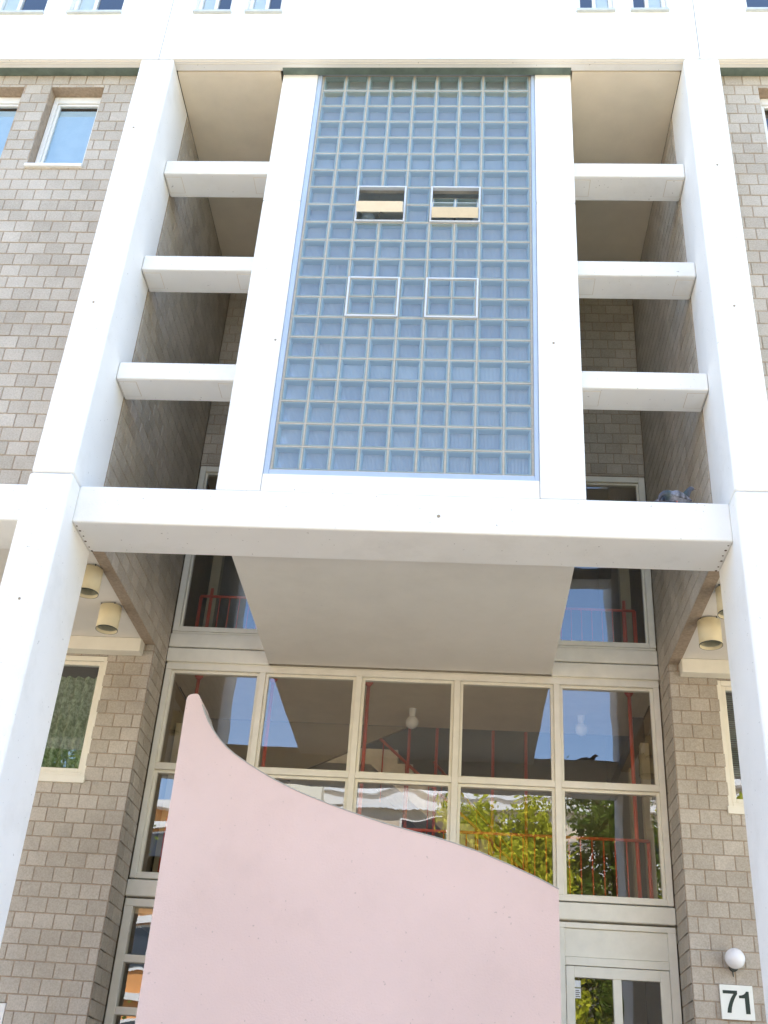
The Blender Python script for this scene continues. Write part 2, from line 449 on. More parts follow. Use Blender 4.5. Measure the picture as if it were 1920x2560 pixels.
# formwork tie holes left in the concrete faces
def tie_hole(x, y, z, r=.011):
    MB().tube([(x, y+.003, z), (x, y-.0015, z)], r, 10).build('tie_hole', 'interior_wall', B)
for x, z in ((-2.90, 8.24), (2.885, 8.31), (2.9, 10.1), (-2.88, 5.2), (2.93, 4.9), (-2.95, 10.6)): tie_hole(x, -.002 if z > 6.4 else -.0095, z)
for x, z in ((-1.21, 8.0), (1.31, 8.02)): tie_hole(x, .201, z)
tie_hole(.345, .188, 6.17, .014)
for s in (-1, 1):       # stained pin holes where beam meets column
    for k, y in enumerate((.26, .34, .43, .52, .62, .69)):
        MB().tube([(s*(CI-.03-.004*(k % 3)), y, BB-.0015), (s*(CI-.03-.004*(k % 3)), y, BB+.003)], .008+.003*(k % 2), 8).build('pin_hole', 'bark', B)
# ------------------------------------------------------------------ top storey: three fascia panels with windows
FWIN = [(-4.93, -4.325), (-4.04, -3.435), (-2.60, -2.19), (-2.02, -1.62), (1.625, 2.02), (2.205, 2.595), (3.425, 4.03), (4.32, 4.925)]
for x0, x1 in ((-XE, -2.874), (-2.866, 2.866), (2.874, XE)):
    holes = [(a, b, 12.475, 13.62) for a, b in FWIN if x0 < a < x1]
    mb = MB()
    plate_with_holes(mb, x0, x1, H, 14.2, holes, lambda a, b, c, d: mb.box(a, b, 0, .15, c, d))
    bm_o = mb.build('fascia_panel', 'white_paint', B)
    # drip edge under the panel
    for a, b in ((.03, .036), (.062, .068)): box('drip_bead', 'soffit_paint', x0+.002, x1-.002, a, b, H-.006, H+.002, bm_o)
box('panel_joint', 'dark_metal', -2.8735, -2.8665, .035, .14, H+.004, 14.19, B); box('panel_joint', 'dark_metal', 2.8665, 2.8735, .035, .14, H+.004, 14.19, B)

def window(x0, x1, z0, z1, yf, ft=.055, depth=.06, frame='white_frame', glass='window_glass', sill=None, mullion=None, inner=.0, head=.0, sillproud=.045, bead='cream_frame'):
    """fixed frame in the opening, an inner casement bead, pane and sill"""
    win = empty('window', ((x0+x1)/2, yf, z0)); win.parent = B
    def P(name, mat, a, b, c, d, e, f, bev=.004):
        o = MB().box(a-(x0+x1)/2, b-(x0+x1)/2, c-yf, d-yf, e-z0, f-z0).build(name, mat, win, bev, seg=1); return o
    P('frame', frame, x0, x0+ft, yf, yf+depth, z0, z1); P('frame', frame, x1-ft, x1, yf, yf+depth, z0, z1)
    P('frame', frame, x0+ft+.0005, x1-ft-.0005, yf+.001, yf+depth, z1-ft-head, z1); P('frame', frame, x0+ft+.0005, x1-ft-.0005, yf+.001, yf+depth, z0, z0+ft)
    a, b, c, d = x0+ft, x1-ft, z0+ft, z1-ft-head
    if inner:
        P('casement', bead, a+.002, a+inner, yf+.018, yf+depth-.004, c+.002, d-.002); P('casement', bead, b-inner, b-.002, yf+.018, yf+depth-.004, c+.002, d-.002)
        P('casement', bead, a+inner+.0005, b-inner-.0005, yf+.019, yf+depth-.004, d-inner, d-.002); P('casement', bead, a+inner+.0005, b-inner-.0005, yf+.019, yf+depth-.004, c+.002, c+inner)
    if mullion: P('mullion', frame, mullion-.02, mullion+.02, yf+.012, yf+depth, c+.001, d-.001)
    pa = MB(); pa.quad([(a-(x0+x1)/2, .04, c-z0), (b-(x0+x1)/2, .04, c-z0), (b-(x0+x1)/2, .04, d-z0), (a-(x0+x1)/2, .04, d-z0)])
    pa.build('pane', glass, win, recalc=False)
    if sill:
        m_, y0, zt = sill
        P('sill', m_, x0-.012, x1+.012, y0, yf+.01, z0-zt, z0+.004, .003)
    return win
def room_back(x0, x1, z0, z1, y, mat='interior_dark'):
    return box('dark_room_plane', mat, x0, x1, y, y+.03, z0, z1, B)  # dark plane added so the room behind the panes looks unlit
for a, b in FWIN:
    wide = b-a > .5
    window(a+.002, b-.002, 12.49, 13.618, .07, ft=.04, mullion=(a+.24 if wide and a < 0 else b-.24 if wide else a+.20 if a < 0 else b-.20), sill=('sill_metal', -.035, .03))
    # white inner shutter beside the glazing of each of these windows
    q = (a+.045, a+.2) if a < 0 else (b-.2, b-.045)
    if not wide: q = (a+.045, a+.17) if a < 0 else (b-.17, b-.045)
    box('shutter', 'white_frame', q[0], q[1], .122, .14, 12.54, 13.57, B)
for s in (-1, 1):
    for i, (a, b) in enumerate(((3.49, 4.08), (4.385, 4.975))):
        x0, x1 = (a, b) if s > 0 else (-b, -a)
        window(x0+.004, x1-.004, WB+.01, WT-.004, YU+.125, ft=.05, inner=.03, head=.045, bead='white_frame', sill=('white_frame', YU-.04, .035))
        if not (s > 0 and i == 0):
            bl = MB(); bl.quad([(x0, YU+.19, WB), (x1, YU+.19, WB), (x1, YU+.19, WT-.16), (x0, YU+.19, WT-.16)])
            tag(bl.build('roller_blind', 'sky_tinted_blind', recalc=False), ('pale roller blind with reflected sky in its colour, drawn in the block wall window nearest the white column', 'pale roller blind with reflected sky in its colour, in the block wall window farther from the column', )[i] if s < 0 else 'pale roller blind with reflected sky in its colour, in the window past the uncovered one', 'blind')
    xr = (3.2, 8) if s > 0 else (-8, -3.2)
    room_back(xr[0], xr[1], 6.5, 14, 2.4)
    # ground floor windows
    x0, x1 = (3.175, 4.33) if s > 0 else (-4.33, -3.175)
    window(x0, x1, 4.765, 6.07, YW-.006, ft=.042, inner=.045, head=.012, depth=.08, frame='cream_frame', sill=('cream_frame', YW-.03, .07))
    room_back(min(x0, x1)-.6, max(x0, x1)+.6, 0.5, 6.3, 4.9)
window(-4.34, -3.47, 1.25, 2.65, YW-.006, ft=.05, inner=.04, depth=.08, frame='white_frame')

# lace curtain and blind inside the ground floor windows
mb = MB(); nx, nz = 60, 12
for j in range(nz+1):
    for i in range(nx+1):
        x = -4.28+i*(1.02/nx); z = 4.772+j*(1.1/nz)
        mb.v.append((x, YW+.115+.03*math.sin(i*1.05+.4*math.sin(j*.5))+.008*math.sin(i*2.7), z))
for j in range(nz):
    for i in range(nx):
        a = j*(nx+1)+i; mb.f.append((a, a+1, a+nx+2, a+nx+1)); mb.mi.append(0)
tag(mb.build('curtain', 'lace_cloth', smooth=True, recalc=False), 'green patterned lace curtain in the cream ground floor window', 'curtain')
vb = tag(empty('venetian_blind', (3.73, YW+.12, 5.0)), 'dark green slatted blind half lowered in the cream window above the house number', 'blind')
sl_me = None
for k in range(38):
    z = 5.12-5.0+k*.0225
    if sl_me is None:
        o = MB().box(-.47, .47, -.012, .012, -.001, .001).build('slat', 'slat_green', vb); sl_me = o.data
    else:
        o = bpy.data.objects.new('slat', sl_me); C.objects.link(o); o.parent = vb
    o.location = (0, 0, z); o.rotation_euler = (math.radians(38), 0, 0)

# ------------------------------------------------------------------ glass block panel
G0, NR, NC = 6.6145, 21, 9
PX, PZ = .2459, .2431
GX = NC*PX/2
YG = .240; XC = .011
panel = empty('glass_block_panel', (XC, YG, G0)); panel.parent = B
vents = {(c, r) for c in (2, 3, 5, 6) for r in (7, 8, 12, 13)}      # column, row from the top
J2 = .0145
mb = MB()
us = []
for c in range(NC+1): us += [c*PX-GX-J2/2-.001, c*PX-GX+J2/2+.001]
us[0] -= .004; us[-1] += .004
zs = []
for r in range(NR+1): zs += [r*PZ-J2/2, r*PZ+J2/2]
holes = [(c*PX-GX+J2/2+.001, (c+1)*PX-GX-J2/2-.001, (NR-1-r)*PZ+J2/2, (NR-r)*PZ-J2/2) for c in range(NC) for r in range(NR) if (c, r) not in vents]
for c in (2, 5):
    for r in (8, 13): holes.append((c*PX-GX-.001, (c+2)*PX-GX+.001, (NR-1-r)*PZ-.001, (NR+1-r)*PZ+.001))
# one connected lattice: shared vertices on a grid of break points
xs_ = sorted({round(v, 5) for v in us} | {round(h[k], 5) for h in holes for k in (0, 1)}); zs_ = sorted({round(v, 5) for v in zs} | {round(h[k], 5) for h in holes for k in (2, 3)})
idx = {}
def vid(i, j, y):
    k = (i, j, y)
    if k not in idx: idx[k] = len(mb.v); mb.v.append((xs_[i], y, zs_[j]))
    return idx[k]
hs = [(h[0]-1e-4, h[1]+1e-4, h[2]-1e-4, h[3]+1e-4) for h in holes]
solid = {}
for i in range(len(xs_)-1):
    for j in range(len(zs_)-1):
        mx_, mz_ = (xs_[i]+xs_[i+1])/2, (zs_[j]+zs_[j+1])/2
        solid[i, j] = not any(h[0] < mx_ < h[1] and h[2] < mz_ < h[3] for h in hs)
for (i, j), ok in solid.items():
    if not ok: continue
    mb.f.append((vid(i, j, 0), vid(i+1, j, 0), vid(i+1, j+1, 0), vid(i, j+1, 0))); mb.mi.append(0)
    mb.f.append((vid(i, j, .08), vid(i, j+1, .08), vid(i+1, j+1, .08), vid(i+1, j, .08))); mb.mi.append(0)
    for (di, dj, A, Bb) in ((-1, 0, (i, j), (i, j+1)), (1, 0, (i+1, j+1), (i+1, j)), (0, -1, (i+1, j), (i, j)), (0, 1, (i, j+1), (i+1, j+1))):
        if not solid.get((i+di, j+dj), False):
            mb.f.append((vid(*A, 0), vid(*Bb, 0), vid(*Bb, .08), vid(*A, .08))); mb.mi.append(0)
mb.build('mortar_grid', 'block_mortar', panel)
# a hollow block: clear face with a rounded rim, glassy sides, fluted back
def block_mesh(w_, h_):
    mb = MB(); a, b = w_/2, h_/2
    def ring(y, ins): 
        i = len(mb.v); mb.v += [(-a+ins, y, -b+ins), (a-ins, y, -b+ins), (a-ins, y, b-ins), (-a+ins, y, b-ins)]; return i
    r0 = ring(.006, .0); r1 = ring(0, .006); r1b = ring(0, .011); r2 = ring(.012, .016); r3 = ring(.056, .026)
    def band(p, q, mi):
        for k in range(4): mb.f.append((p+k, p+(k+1) % 4, q+(k+1) % 4, q+k)); mb.mi.append(mi)
    band(r0, r1, 1)                                            # rounded rim
    band(r1, r1b, 1)
    mb.f.append((r1b, r1b+1, r1b+2, r1b+3)); mb.mi.append(0)   # clear face
    band(r1b, r2, 1); band(r2, r3, 1)
    n = 15; xs = [-a+.026+(w_-.052)*k/(2*n) for k in range(2*n+1)]
    lo = []; hi = []
    for k, x in enumerate(xs):
        y = .056 if k % 2 == 0 else .051
        lo.append(len(mb.v)); mb.v.append((x, y, -b+.026)); hi.append(len(mb.v)); mb.v.append((x, y, b-.026))
    for k in range(2*n): mb.f.append((lo[k], lo[k+1], hi[k+1], hi[k])); mb.mi.append(2)
    me = bpy.data.meshes.new('glass_block'); me.from_pydata(mb.v, [], mb.f)
    for p, i in zip(me.polygons, mb.mi): p.material_index = i
    bm = bmesh.new(); bm.from_mesh(me); bmesh.ops.remove_doubles(bm, verts=bm.verts, dist=1e-5); 
    bm.to_mesh(me); bm.free()
    for q in ('block_face', 'block_edge', 'block_back'): me.materials.append(M[q])
    return me
gb = block_mesh(PX-J2-.002, PZ-J2)
for c in range(NC):
    for r in range(NR):
        if (c, r) in vents: continue
        o = bpy.data.objects.new('glass_block', gb); C.objects.link(o); o.parent = panel
        o.location = ((c+.5)*PX-GX+random.uniform(-.0008, .0008), -.001+random.uniform(-.001, .001), (NR-r-.5)*PZ)
        o.rotation_euler = (random.uniform(-.012, .012), 0, random.uniform(-.012, .012))
# metal surround
for nm, x0, x1, z0, z1 in (('frame', -1.168, -GX-.014, -.06, 5.17), ('frame', GX+.014, 1.160, -.06, 5.17), ('frame', -GX-.0135, GX+.0135, -.06, -.0095), ('frame', -GX-.0135, GX+.0135, NR*PZ+.0095, 5.17)):
    MB().box(x0, x1, -.022, .08, z0, z1).build(nm, 'panel_frame', panel, .004, seg=1)
# pivoting ventilators of two by two blocks
gb2 = block_mesh(.222, .218)
def vent(c, r, ang, label):
    x0, x1 = c*PX-GX, (c+2)*PX-GX; z0, z1 = G0+(NR-1-r)*PZ, G0+(NR+1-r)*PZ
    vt = empty('ventilator_window', ((x0+x1)/2+XC, YG, (z0+z1)/2)); vt.parent = B; vt['label'] = label
    hw, hh, t = (x1-x0)/2, (z1-z0)/2, .017
    for a in ((-hw, -hw+t, -hh, hh), (hw-t, hw, -hh, hh), (-hw+t+.0005, hw-t-.0005, hh-t, hh), (-hw+t+.0005, hw-t-.0005, -hh, -hh+t)):
        MB().box(a[0], a[1], -.022, .028, a[2], a[3]).build('frame', 'vent_metal', vt, .003, seg=1)
    sw, sh = hw-t-.003, hh-t-.003
    R = Matrix.Rotation(-ang, 4, 'X'); off = Vector((0, .035, 0))
    sm = MB()
    for a in ((-sw, -sw+.007, -sh, sh), (sw-.007, sw, -sh, sh), (-sw+.007, sw-.007, sh-.007, sh), (-sw+.007, sw-.007, -sh, -sh+.007), (-.005, .005, -sh+.007, sh-.007), (-sw+.007, -.005, -.005, .005), (.005, sw-.007, -.005, .005)):
        i = len(sm.v); sm.box(a[0], a[1], -.05, .05, a[2], a[3])
    sm.v = [tuple(R @ Vector(v) + off) for v in sm.v]
    so_ = sm.build('sash', 'sash_edge' if ang else 'block_mortar', vt)
    for bx in (-.5, .5):
        for bz in (-.5, .5):
            o = bpy.data.objects.new('glass_block', gb2); C.objects.link(o); o.parent = vt
            q = R @ Vector((bx*(sw+.0), -.0505, bz*(sh+.0))) + off
            o.location = q; o.rotation_euler = (-ang, 0, 0); o.scale = (.97, 1, .95)
    hd = R @ Vector((0, .06, -sh+.03)) + off
    MB().tube([hd, hd + Vector((0, .03, -.02))], .008).build('handle', 'dark_metal', vt)
vent(2, 8, math.radians(46), 'tilted open ventilator with its sash seen edge on')
vent(5, 8, math.radians(33), 'tilted open ventilator with part of its glass showing')
vent(2, 13, 0, 'closed ventilator'); vent(5, 13, 0, 'closed ventilator')

# ------------------------------------------------------------------ glazed entrance wall
XO = 2.688
MUL = [-1.6, -.535, .535, 1.6]
YS = YV+.062                      # plane of the glass
gw = empty('glazed_screen', (0, YV, 0)); gw.parent = B
def G(name, mat, x0, x1, y0, y1, z0, z1, bev=.004):
    return MB().box(x0, x1, y0-YV, y1-YV, z0, z1).build(name, mat, gw, bev, seg=1)
def pane(x0, x1, z0, z1, y=None):
    mb = MB(); y = (YS if y is None else y)-YV; mb.quad([(x0, y, z0), (x1, y, z0), (x1, y, z1), (x0, y, z1)])
    o = mb.build('pane', 'pane_glass', gw, recalc=False); return o
def cell(x0, x1, z0, z1, bead=.03):
    """glazing bead set back behind the outer frame, and the pane"""
    y0, y1 = YV+.03, YV+.085
    G('glazing_bead', 'cream_frame', x0+.001, x0+bead, y0, y1, z0+.001, z1-.001, .002); G('glazing_bead', 'cream_frame', x1-bead, x1-.001, y0, y1, z0+.001, z1-.001, .002)
    G('glazing_bead', 'cream_frame', x0+bead+.0005, x1-bead-.0005, y0+.001, y1, z1-bead, z1-.001, .002); G('glazing_bead', 'cream_frame', x0+bead+.0005, x1-bead-.0005, y0+.001, y1, z0+.001, z0+bead*.5, .002)
    pane(x0+bead-.004, x1-bead+.004, z0+bead*.5-.004, z1-bead+.004)
F = 'frame_paint'
# tall stair windows beside the bay (upper floor)
for s in (-1, 1):
    def X(a, b): return (a, b) if s > 0 else (-b, -a)
    for a, b, z0, z1 in ((XO-.072, XO, 6.632, 8.85), (1.56, 1.63, 6.632, 8.85)):
        q = X(a, b); G('frame', F, q[0], q[1], YV, YV+.1, z0, z1)
    for z0, z1 in ((6.632, 6.69), (8.775, 8.85)):
        q = X(1.6305, XO-.0725); G('frame', F, q[0], q[1], YV+.001, YV+.1, z0, z1)
    q = X(1.63, XO-.072); cell(q[0], q[1], 6.69, 8.775, .026)
    for z0, z1, pr in ((6.434, 6.596, .012), (6.258, 6.418, .016)):
        q = X(1.55, XO+.006); G('spandrel_board', F, q[0], q[1], YV-pr, YV+.08, z0, z1, .006)
    q = X(1.55, XO-.004); G('spandrel_strip', 'cream_frame', q[0], q[1], YV+.006, YV+.08, 6.604, 6.628, .002)
    q = X(1.55, XO-.004); G('joint_backing', 'interior_dark', q[0], q[1], YV+.02, YV+.07, 6.4185, 6.4335, 0)  # dark strip added so the gap between the boards shows darker
# two rows of five panes over the entrance
ZT, ZM0, ZM1, ZB = 6.238, 5.04, 5.105, 3.92
G('frame', F, -XO, XO, YV, YV+.1, ZT-.068, ZT)
G('frame', 'cream_frame', -XO+.004, XO-.004, YV+.012, YV+.08, ZT+.003, ZT+.02, .002)
for s in (-1, 1): G('frame', F, *((XO-.062, XO) if s > 0 else (-XO, -XO+.062)), YV+.0015, YV+.1, ZB, ZT-.0685)
edges = [-XO+.0625] + MUL + [XO-.0625]
for x in MUL: G('mullion', F, x-.033, x+.033, YV+.001, YV+.1, ZB+.0535, ZT-.0685)
G('frame', F, -XO+.0625, XO-.0625, YV+.0015, YV+.1, ZB, ZB+.053)
for i in range(5):
    a = edges[i] + (.0335 if i else 0); b = edges[i+1] - (.0335 if i < 4 else 0)
    G('transom', F, a, b, YV+.002, YV+.1, ZM0, ZM1)
    cell(a, b, ZM1, ZT-.068, .032); cell(a, b, ZB+.053, ZM0, .032)
G('floor_band', F, -XO-.006, XO+.006, YV-.02, YV+.12, 3.742, 3.902, .008)
# ground level: barred side light, boarded middle, door
ZG = 3.722
G('frame', F, -XO, -XO+.085, YV+.001, YV+.1, .95, ZG-.075); G('frame', F, -XO, -1.565, YV, YV+.1, ZG-.0745, ZG); G('frame', F, -1.635, -1.565, YV+.001, YV+.1, .95, ZG-.075)
zc = ZG-.075
for z in (3.165, 2.70, 2.235, 1.77, 1.305):
    G('glazing_bar', F, -XO+.0855, -1.6355, YV+.004, YV+.09, z-.035, z+.035)
    pane(-XO+.082, -1.632, z+.032, zc+.003 if zc == ZG-.075 else zc, YV+.05); zc = z-.032
G('entrance_board', F, -1.564, 1.564, YV+.01, YV+.1, .95, ZG)
G('frame', F, 1.566, 1.632, YV+.001, YV+.1, .95, ZG-.0535); G('frame', F, XO-.082, XO, YV+.001, YV+.1, .95, ZG-.0535); G('frame', F, 1.566, XO, YV, YV+.1, ZG-.053, ZG)
G('frame', F, 1.64, XO-.088, YV-.004, YV+.002, ZG-.05, ZG-.012, .002)
G('overdoor_panel', F, 1.633, XO-.083, YV+.016, YV+.06, 3.412, ZG-.054, .003)
G('door_transom', F, 1.633, XO-.083, YV+.006, YV+.1, 3.335, 3.409, .004)
door = empty('entrance_door', (1.637, YV+.008, .95)); door.parent = B
def D(name, mat, x0, x1, y0, y1, z0, z1, bev=.003): return MB().box(x0-1.637, x1-1.637, y0, y1, z0-.95, z1-.95).build(name, mat, door, bev, seg=1)
for a, b, z0, z1 in ((1.637, 1.716, .96, 3.328), (2.073, 2.152, 1.1, 3.229), (2.514, 2.602, .96, 3.328), (1.7165, 2.5135, 3.23, 3.328), (1.7165, 2.5135, .96, 1.1)):
    D('stile', F, a, b, 0, .05, z0, z1)
for a, b in ((1.713, 2.076), (2.149, 2.517)):
    mb = MB(); mb.quad([(a-1.637, .028, .14), (b-1.637, .028, .14), (b-1.637, .028, 2.283), (a-1.637, .028, 2.283)]); mb.build('pane', 'pane_glass', door, recalc=False)
D('door_handle', 'sill_metal', 2.535, 2.555, -.05, -.035, 1.8, 2.15)
D('door_handle', 'sill_metal', 2.54, 2.55, -.035, 0, 1.83, 1.85); D('door_handle', 'sill_metal', 2.54, 2.55, -.035, 0, 2.1, 2.12)
# steps to the door
for k in range(6): box('entrance_step', 'kerb_stone', -2.68, 2.68, 2.1+.26*k, YV+.3, .158*k + (.0005 if k else 0.002), .158*(k+1), B)
for i, (z0, z1, lb) in enumerate(((3.145, 3.205, 'small pale upper notice stuck on the entrance door glass'), (3.05, 3.135, 'small printed lower notice stuck on the entrance door glass'))):
    n_ = empty('paper_notice', (1.745, YV+.031, z0)); tag(n_, lb, 'notice')
    MB().box(-.028, .028, 0, .002, 0, z1-z0).build('sheet', 'paper', n_)
    if i: 
        for k in range(4): MB().box(-.02, .02-.008*(k % 2), -.0015, -.0008, .012+.017*k, .018+.017*k).build('text_line', 'interior_dark', n_)

# ------------------------------------------------------------------ inside the stair hall
for s in (-1, 1):
    x = s*2.72
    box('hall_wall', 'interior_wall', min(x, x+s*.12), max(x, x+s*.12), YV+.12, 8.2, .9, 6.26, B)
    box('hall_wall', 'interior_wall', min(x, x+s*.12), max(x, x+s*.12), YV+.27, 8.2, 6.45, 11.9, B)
    a, b = sorted((s*2.715, s*2.70)); 
    box('door_frame', 'interior_door', min(s*2.69, s*2.6), max(s*2.69, s*2.6), 4.5, 4.62, 3.77, 5.85, B); box('door_frame', 'interior_door', min(s*2.69, s*2.6), max(s*2.69, s*2.6), 5.4, 5.52, 3.77, 5.85, B)
    box('door_frame', 'interior_door', min(s*2.62, s*2.5), max(s*2.62, s*2.5), 4.7, 4.82, 6.46, 8.6, B)
box('hall_back_wall', 'interior_wall', -2.9, 2.9, 8.2, 8.35, .9, 14, B)
box('landing', 'ceiling_plaster', -2.72, 2.72, YV+.105, 5.5, 3.6, 3.76, B)
box('landing', 'ceiling_plaster', -2.72, 2.72, YV+.11, 4.42, 6.262, 6.43, B); box('landing', 'ceiling_plaster', -2.72, 2.72, 4.421, 5.55, 6.30, 6.43, B)
box('landing', 'ceiling_plaster', -2.72, -1.46, YV+.27, 5.55, 8.95, 9.1, B); box('landing', 'ceiling_plaster', 1.46, 2.72, YV+.27, 5.55, 8.95, 9.1, B)
box('hall_floor', 'interior_wall', -2.72, 2.72, YV+.31, 8.2, .8, .95, B)
box('upper_ceiling', 'ceiling_plaster', -2.9, 2.9, 5.47, 8.2, 11.66, 11.8, B)
for z0, z1 in ((10.42, 10.74), (7.74, 7.98)):
    box('mid_landing', 'white_paint', -1.455, 1.455, .40, 2.1, z0, z1, B)
# stair flight rising to the left, and the soffit of the flight above it
st = MB(); prof = []
x, z = 2.13, 3.76
for k in range(13): prof += [(x, z), (x, z+.174)]; x -= .192; z += .174
prof += [(-1.6, z), (-1.6, z-.2), (-.5, z-.2), (2.13, 3.6)]
for y in (5.62, 6.6): st.v += [(p[0], y, p[1]) for p in prof]
n_ = len(prof); st.f = [tuple(range(n_)), tuple(range(2*n_-1, n_-1, -1))] + [(i, (i+1) % n_, n_+(i+1) % n_, n_+i) for i in range(n_)]; st.mi = [0]*len(st.f)
st.build('stair_flight', 'stair_concrete', B)
up = MB(); prof = [(-.08, 6.295), (-2.7, 5.02), (-2.7, 6.295)]
for y in (5.56, 5.61): up.v += [(p[0], y, p[1]) for p in prof]
n_ = len(prof); up.f = [tuple(range(n_)), tuple(range(2*n_-1, n_-1, -1))] + [(i, (i+1) % n_, n_+(i+1) % n_, n_+i) for i in range(n_)]; up.mi = [0]*len(up.f)
up.build('stair_string', 'interior_wall', B)
def railing(x0, x1, y, zf, top, posts, step=.1175, name='railing'):
    r = empty(name, ((x0+x1)/2, y, zf)); r.parent = B; ox = (x0+x1)/2
    MB().tube([(x0-ox, 0, top), (x1-ox, 0, top)], .017, 8).build('top_rail', 'red_paint', r, smooth=True)
    me = None; x = x0
    k = int((x1-x0)/step)
    for i in range(k+1):
        if me is None:
            o = MB().tube([(0, 0, .04), (0, 0, top-.005)], .0085, 6).build('baluster', 'red_paint', r, smooth=True); me = o.data
        else: o = bpy.data.objects.new('baluster', me); C.objects.link(o); o.parent = r
        o.location = (x0+i*step-ox, 0, 0)
    for px_, zt in posts:
        q = MB().tube([(px_-ox, .02, 0), (px_-ox, .02, zt-zf)], .021, 10).build('post', 'red_paint', r, smooth=True)
        if zt-zf > 2: MB().lathe([(.0, 0), (.05, 0), (.05, -.01), (.022, -.05)], 14, (px_-ox, .02, zt-zf)).build('flange', 'red_paint', q)
    return r
railing(-2.5, 2.545, 4.03, 3.76, .87, ((2.43, 6.26), (-2.40, 6.26), (-1.545, 6.26), (-.46, 6.26), (2.545, 4.63)))
railing(1.46+.12, 2.54, 4.02, 6.43, .82, ((2.425, 7.38), (2.54, 7.25))); railing(-2.52, -1.58, 4.02, 6.43, .82, ((-2.40, 7.36), (-2.52, 7.25)))
sr = empty('stair_railing', (0, 5.55, 3.76)); sr.parent = B
for px_ in (-.04, .30, .99, 1.39): MB().tube([(px_, .0, 0), (px_, .0, 2.53)], .02, 8).build('post', 'red_paint', sr, smooth=True)
for y, dx in ((0.04, 0.), (1.1, .75)):
    MB().tube([(-.5+dx, y, 2.47), (2.1+dx*.3, y, .12+.1)], .018, 8).build('hand_rail', 'red_paint', sr, smooth=True)
    for k in range(9):
        t = (k+.5)/9; xx = -.5+dx+t*(2.6-dx*.7); zz = 2.47-t*2.25
        MB().tube([(xx, y, max(0, zz-.75)), (xx, y, zz)], .0085, 6).build('baluster', 'red_paint', sr, smooth=True)

# ------------------------------------------------------------------ outer shell: roof, rear and ends, so that the sun stays behind
box('roof', 'roof_felt', -XE, XE, .02, 9.5, 14.203, 14.4, B)
box('rear_wall', 'white_paint', -XE, XE, 9.3, 9.5, 0, 14.2, B)
for s in (-1, 1):
    a, b = sorted((s*XE, s*(XE-.2))); box('end_wall', 'white_paint', a, b, .76, 9.29, 6.5, 14.2, B); box('end_wall', 'white_paint', a, b, YW+.21, 9.29, 0, 6.19, B)
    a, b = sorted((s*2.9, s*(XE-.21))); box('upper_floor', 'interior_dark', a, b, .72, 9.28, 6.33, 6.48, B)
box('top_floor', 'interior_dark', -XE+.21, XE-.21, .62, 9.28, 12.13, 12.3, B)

# ------------------------------------------------------------------ free-standing pink wall with a swooping top
KY0, KY1 = 1.6, 2.0
crv = [(-1.862, 5.035), (-1.859, 5.06), (-1.848, 5.08), (-1.834, 5.09), (-1.808, 5.098), (-1.781, 5.10), (-1.765, 5.096), (-1.752, 5.083), (-1.735, 5.053), (-1.711, 4.997), (-1.676, 4.918), (-1.633, 4.84), (-1.576, 4.763), (-1.512, 4.687), (-1.441, 4.62), (-1.365, 4.561), (-1.242, 4.486), (-1.121, 4.419), (-1.0, 4.357), (-.845, 4.289), (-.731, 4.244), (-.478, 4.158), (-.278, 4.097), (-.048, 4.033), (.212, 3.972), (.38, 3.938), (.532, 3.90), (.77, 3.829), (1.005, 3.741), (1.237, 3.646), (1.394, 3.572)]
pw = tag(empty('curved_wall', (-.24, (KY0+KY1)/2, 0)), 'pink rendered freestanding wall with a swooping curved top before the entrance', 'wall')
mb = MB(); ring = [(-1.85, 0)] + crv + [(1.40, 0)]
for y in (KY0, KY1): mb.v += [(x+.24, y-(KY0+KY1)/2, z) for x, z in ring]
n_ = len(ring); mb.f = [tuple(range(n_)), tuple(range(2*n_-1, n_-1, -1))] + [(i, (i+1) % n_, n_+(i+1) % n_, n_+i) for i in range(n_)]; mb.mi = [0]*len(mb.f)
mb.build('wall_body', 'pink_render', pw, .008, seg=2)
# grey coping line along the curve
mb = MB(); cc = crv[9:]
for k, (x, z) in enumerate(cc):
    a = Vector(cc[min(k+1, len(cc)-1)]) - Vector(cc[max(k-1, 0)]); nrm = Vector((-a.y, a.x)).normalized()
    for y in (KY0-.004-(KY0+KY1)/2, KY1+.004-(KY0+KY1)/2):
        for d in (-.004, .005): mb.v.append((x+.24+nrm.x*d, y, z+nrm.y*d))
for k in range(len(cc)-1):
    o = 4*k
    for a, b in ((0, 1), (1, 3), (3, 2), (2, 0)): mb.f.append((o+a, o+b, o+4+b, o+4+a)); mb.mi.append(0)
mb.f += [(0, 2, 3, 1), tuple(4*(len(cc)-1)+i for i in (0, 1, 3, 2))]; mb.mi += [0, 0]
mb.build('coping', 'kerb_stone', pw)

# ------------------------------------------------------------------ lamps, sign
def soffit_lamp(x, y, label):
    t = tag(empty('ceiling_lamp', (x, y, SOF)), label, 'lamp', 'cylinder lamps under the arcade soffit')
    r, h = .107, .265
    MB().lathe([(r-.004, -.018), (r, -.018), (r, -h), (r-.004, -h), (r-.006, -.018)], 36).build('shade', 'lamp_shade', t, smooth=False).data.shade_smooth()
    MB().lathe([(.0, -.03), (r-.008, -.03), (r-.008, -h+.03)], 32).build('reflector', 'lamp_inside', t)
    MB().lathe([(r-.003, -h-.001), (r+.002, -h-.001), (r+.002, -h+.006), (r-.003, -h+.006)], 36).build('rim', 'dark_metal', t)
    MB().lathe([(0, -.09), (.013, -.09), (.015, -.2), (.0, -.215)], 14).build('bulb', 'globe_glass', t)
    for k in range(4):
        a = k*math.pi/2+.6; MB().tube([(r*.96*math.cos(a), r*.96*math.sin(a), 0), (r*.96*math.cos(a), r*.96*math.sin(a), -.02)], .006, 6).build('bracket', 'dark_metal', t)
soffit_lamp(-2.912, 1.44, 'cream cylinder soffit lamp half behind the column on the curtained window side')
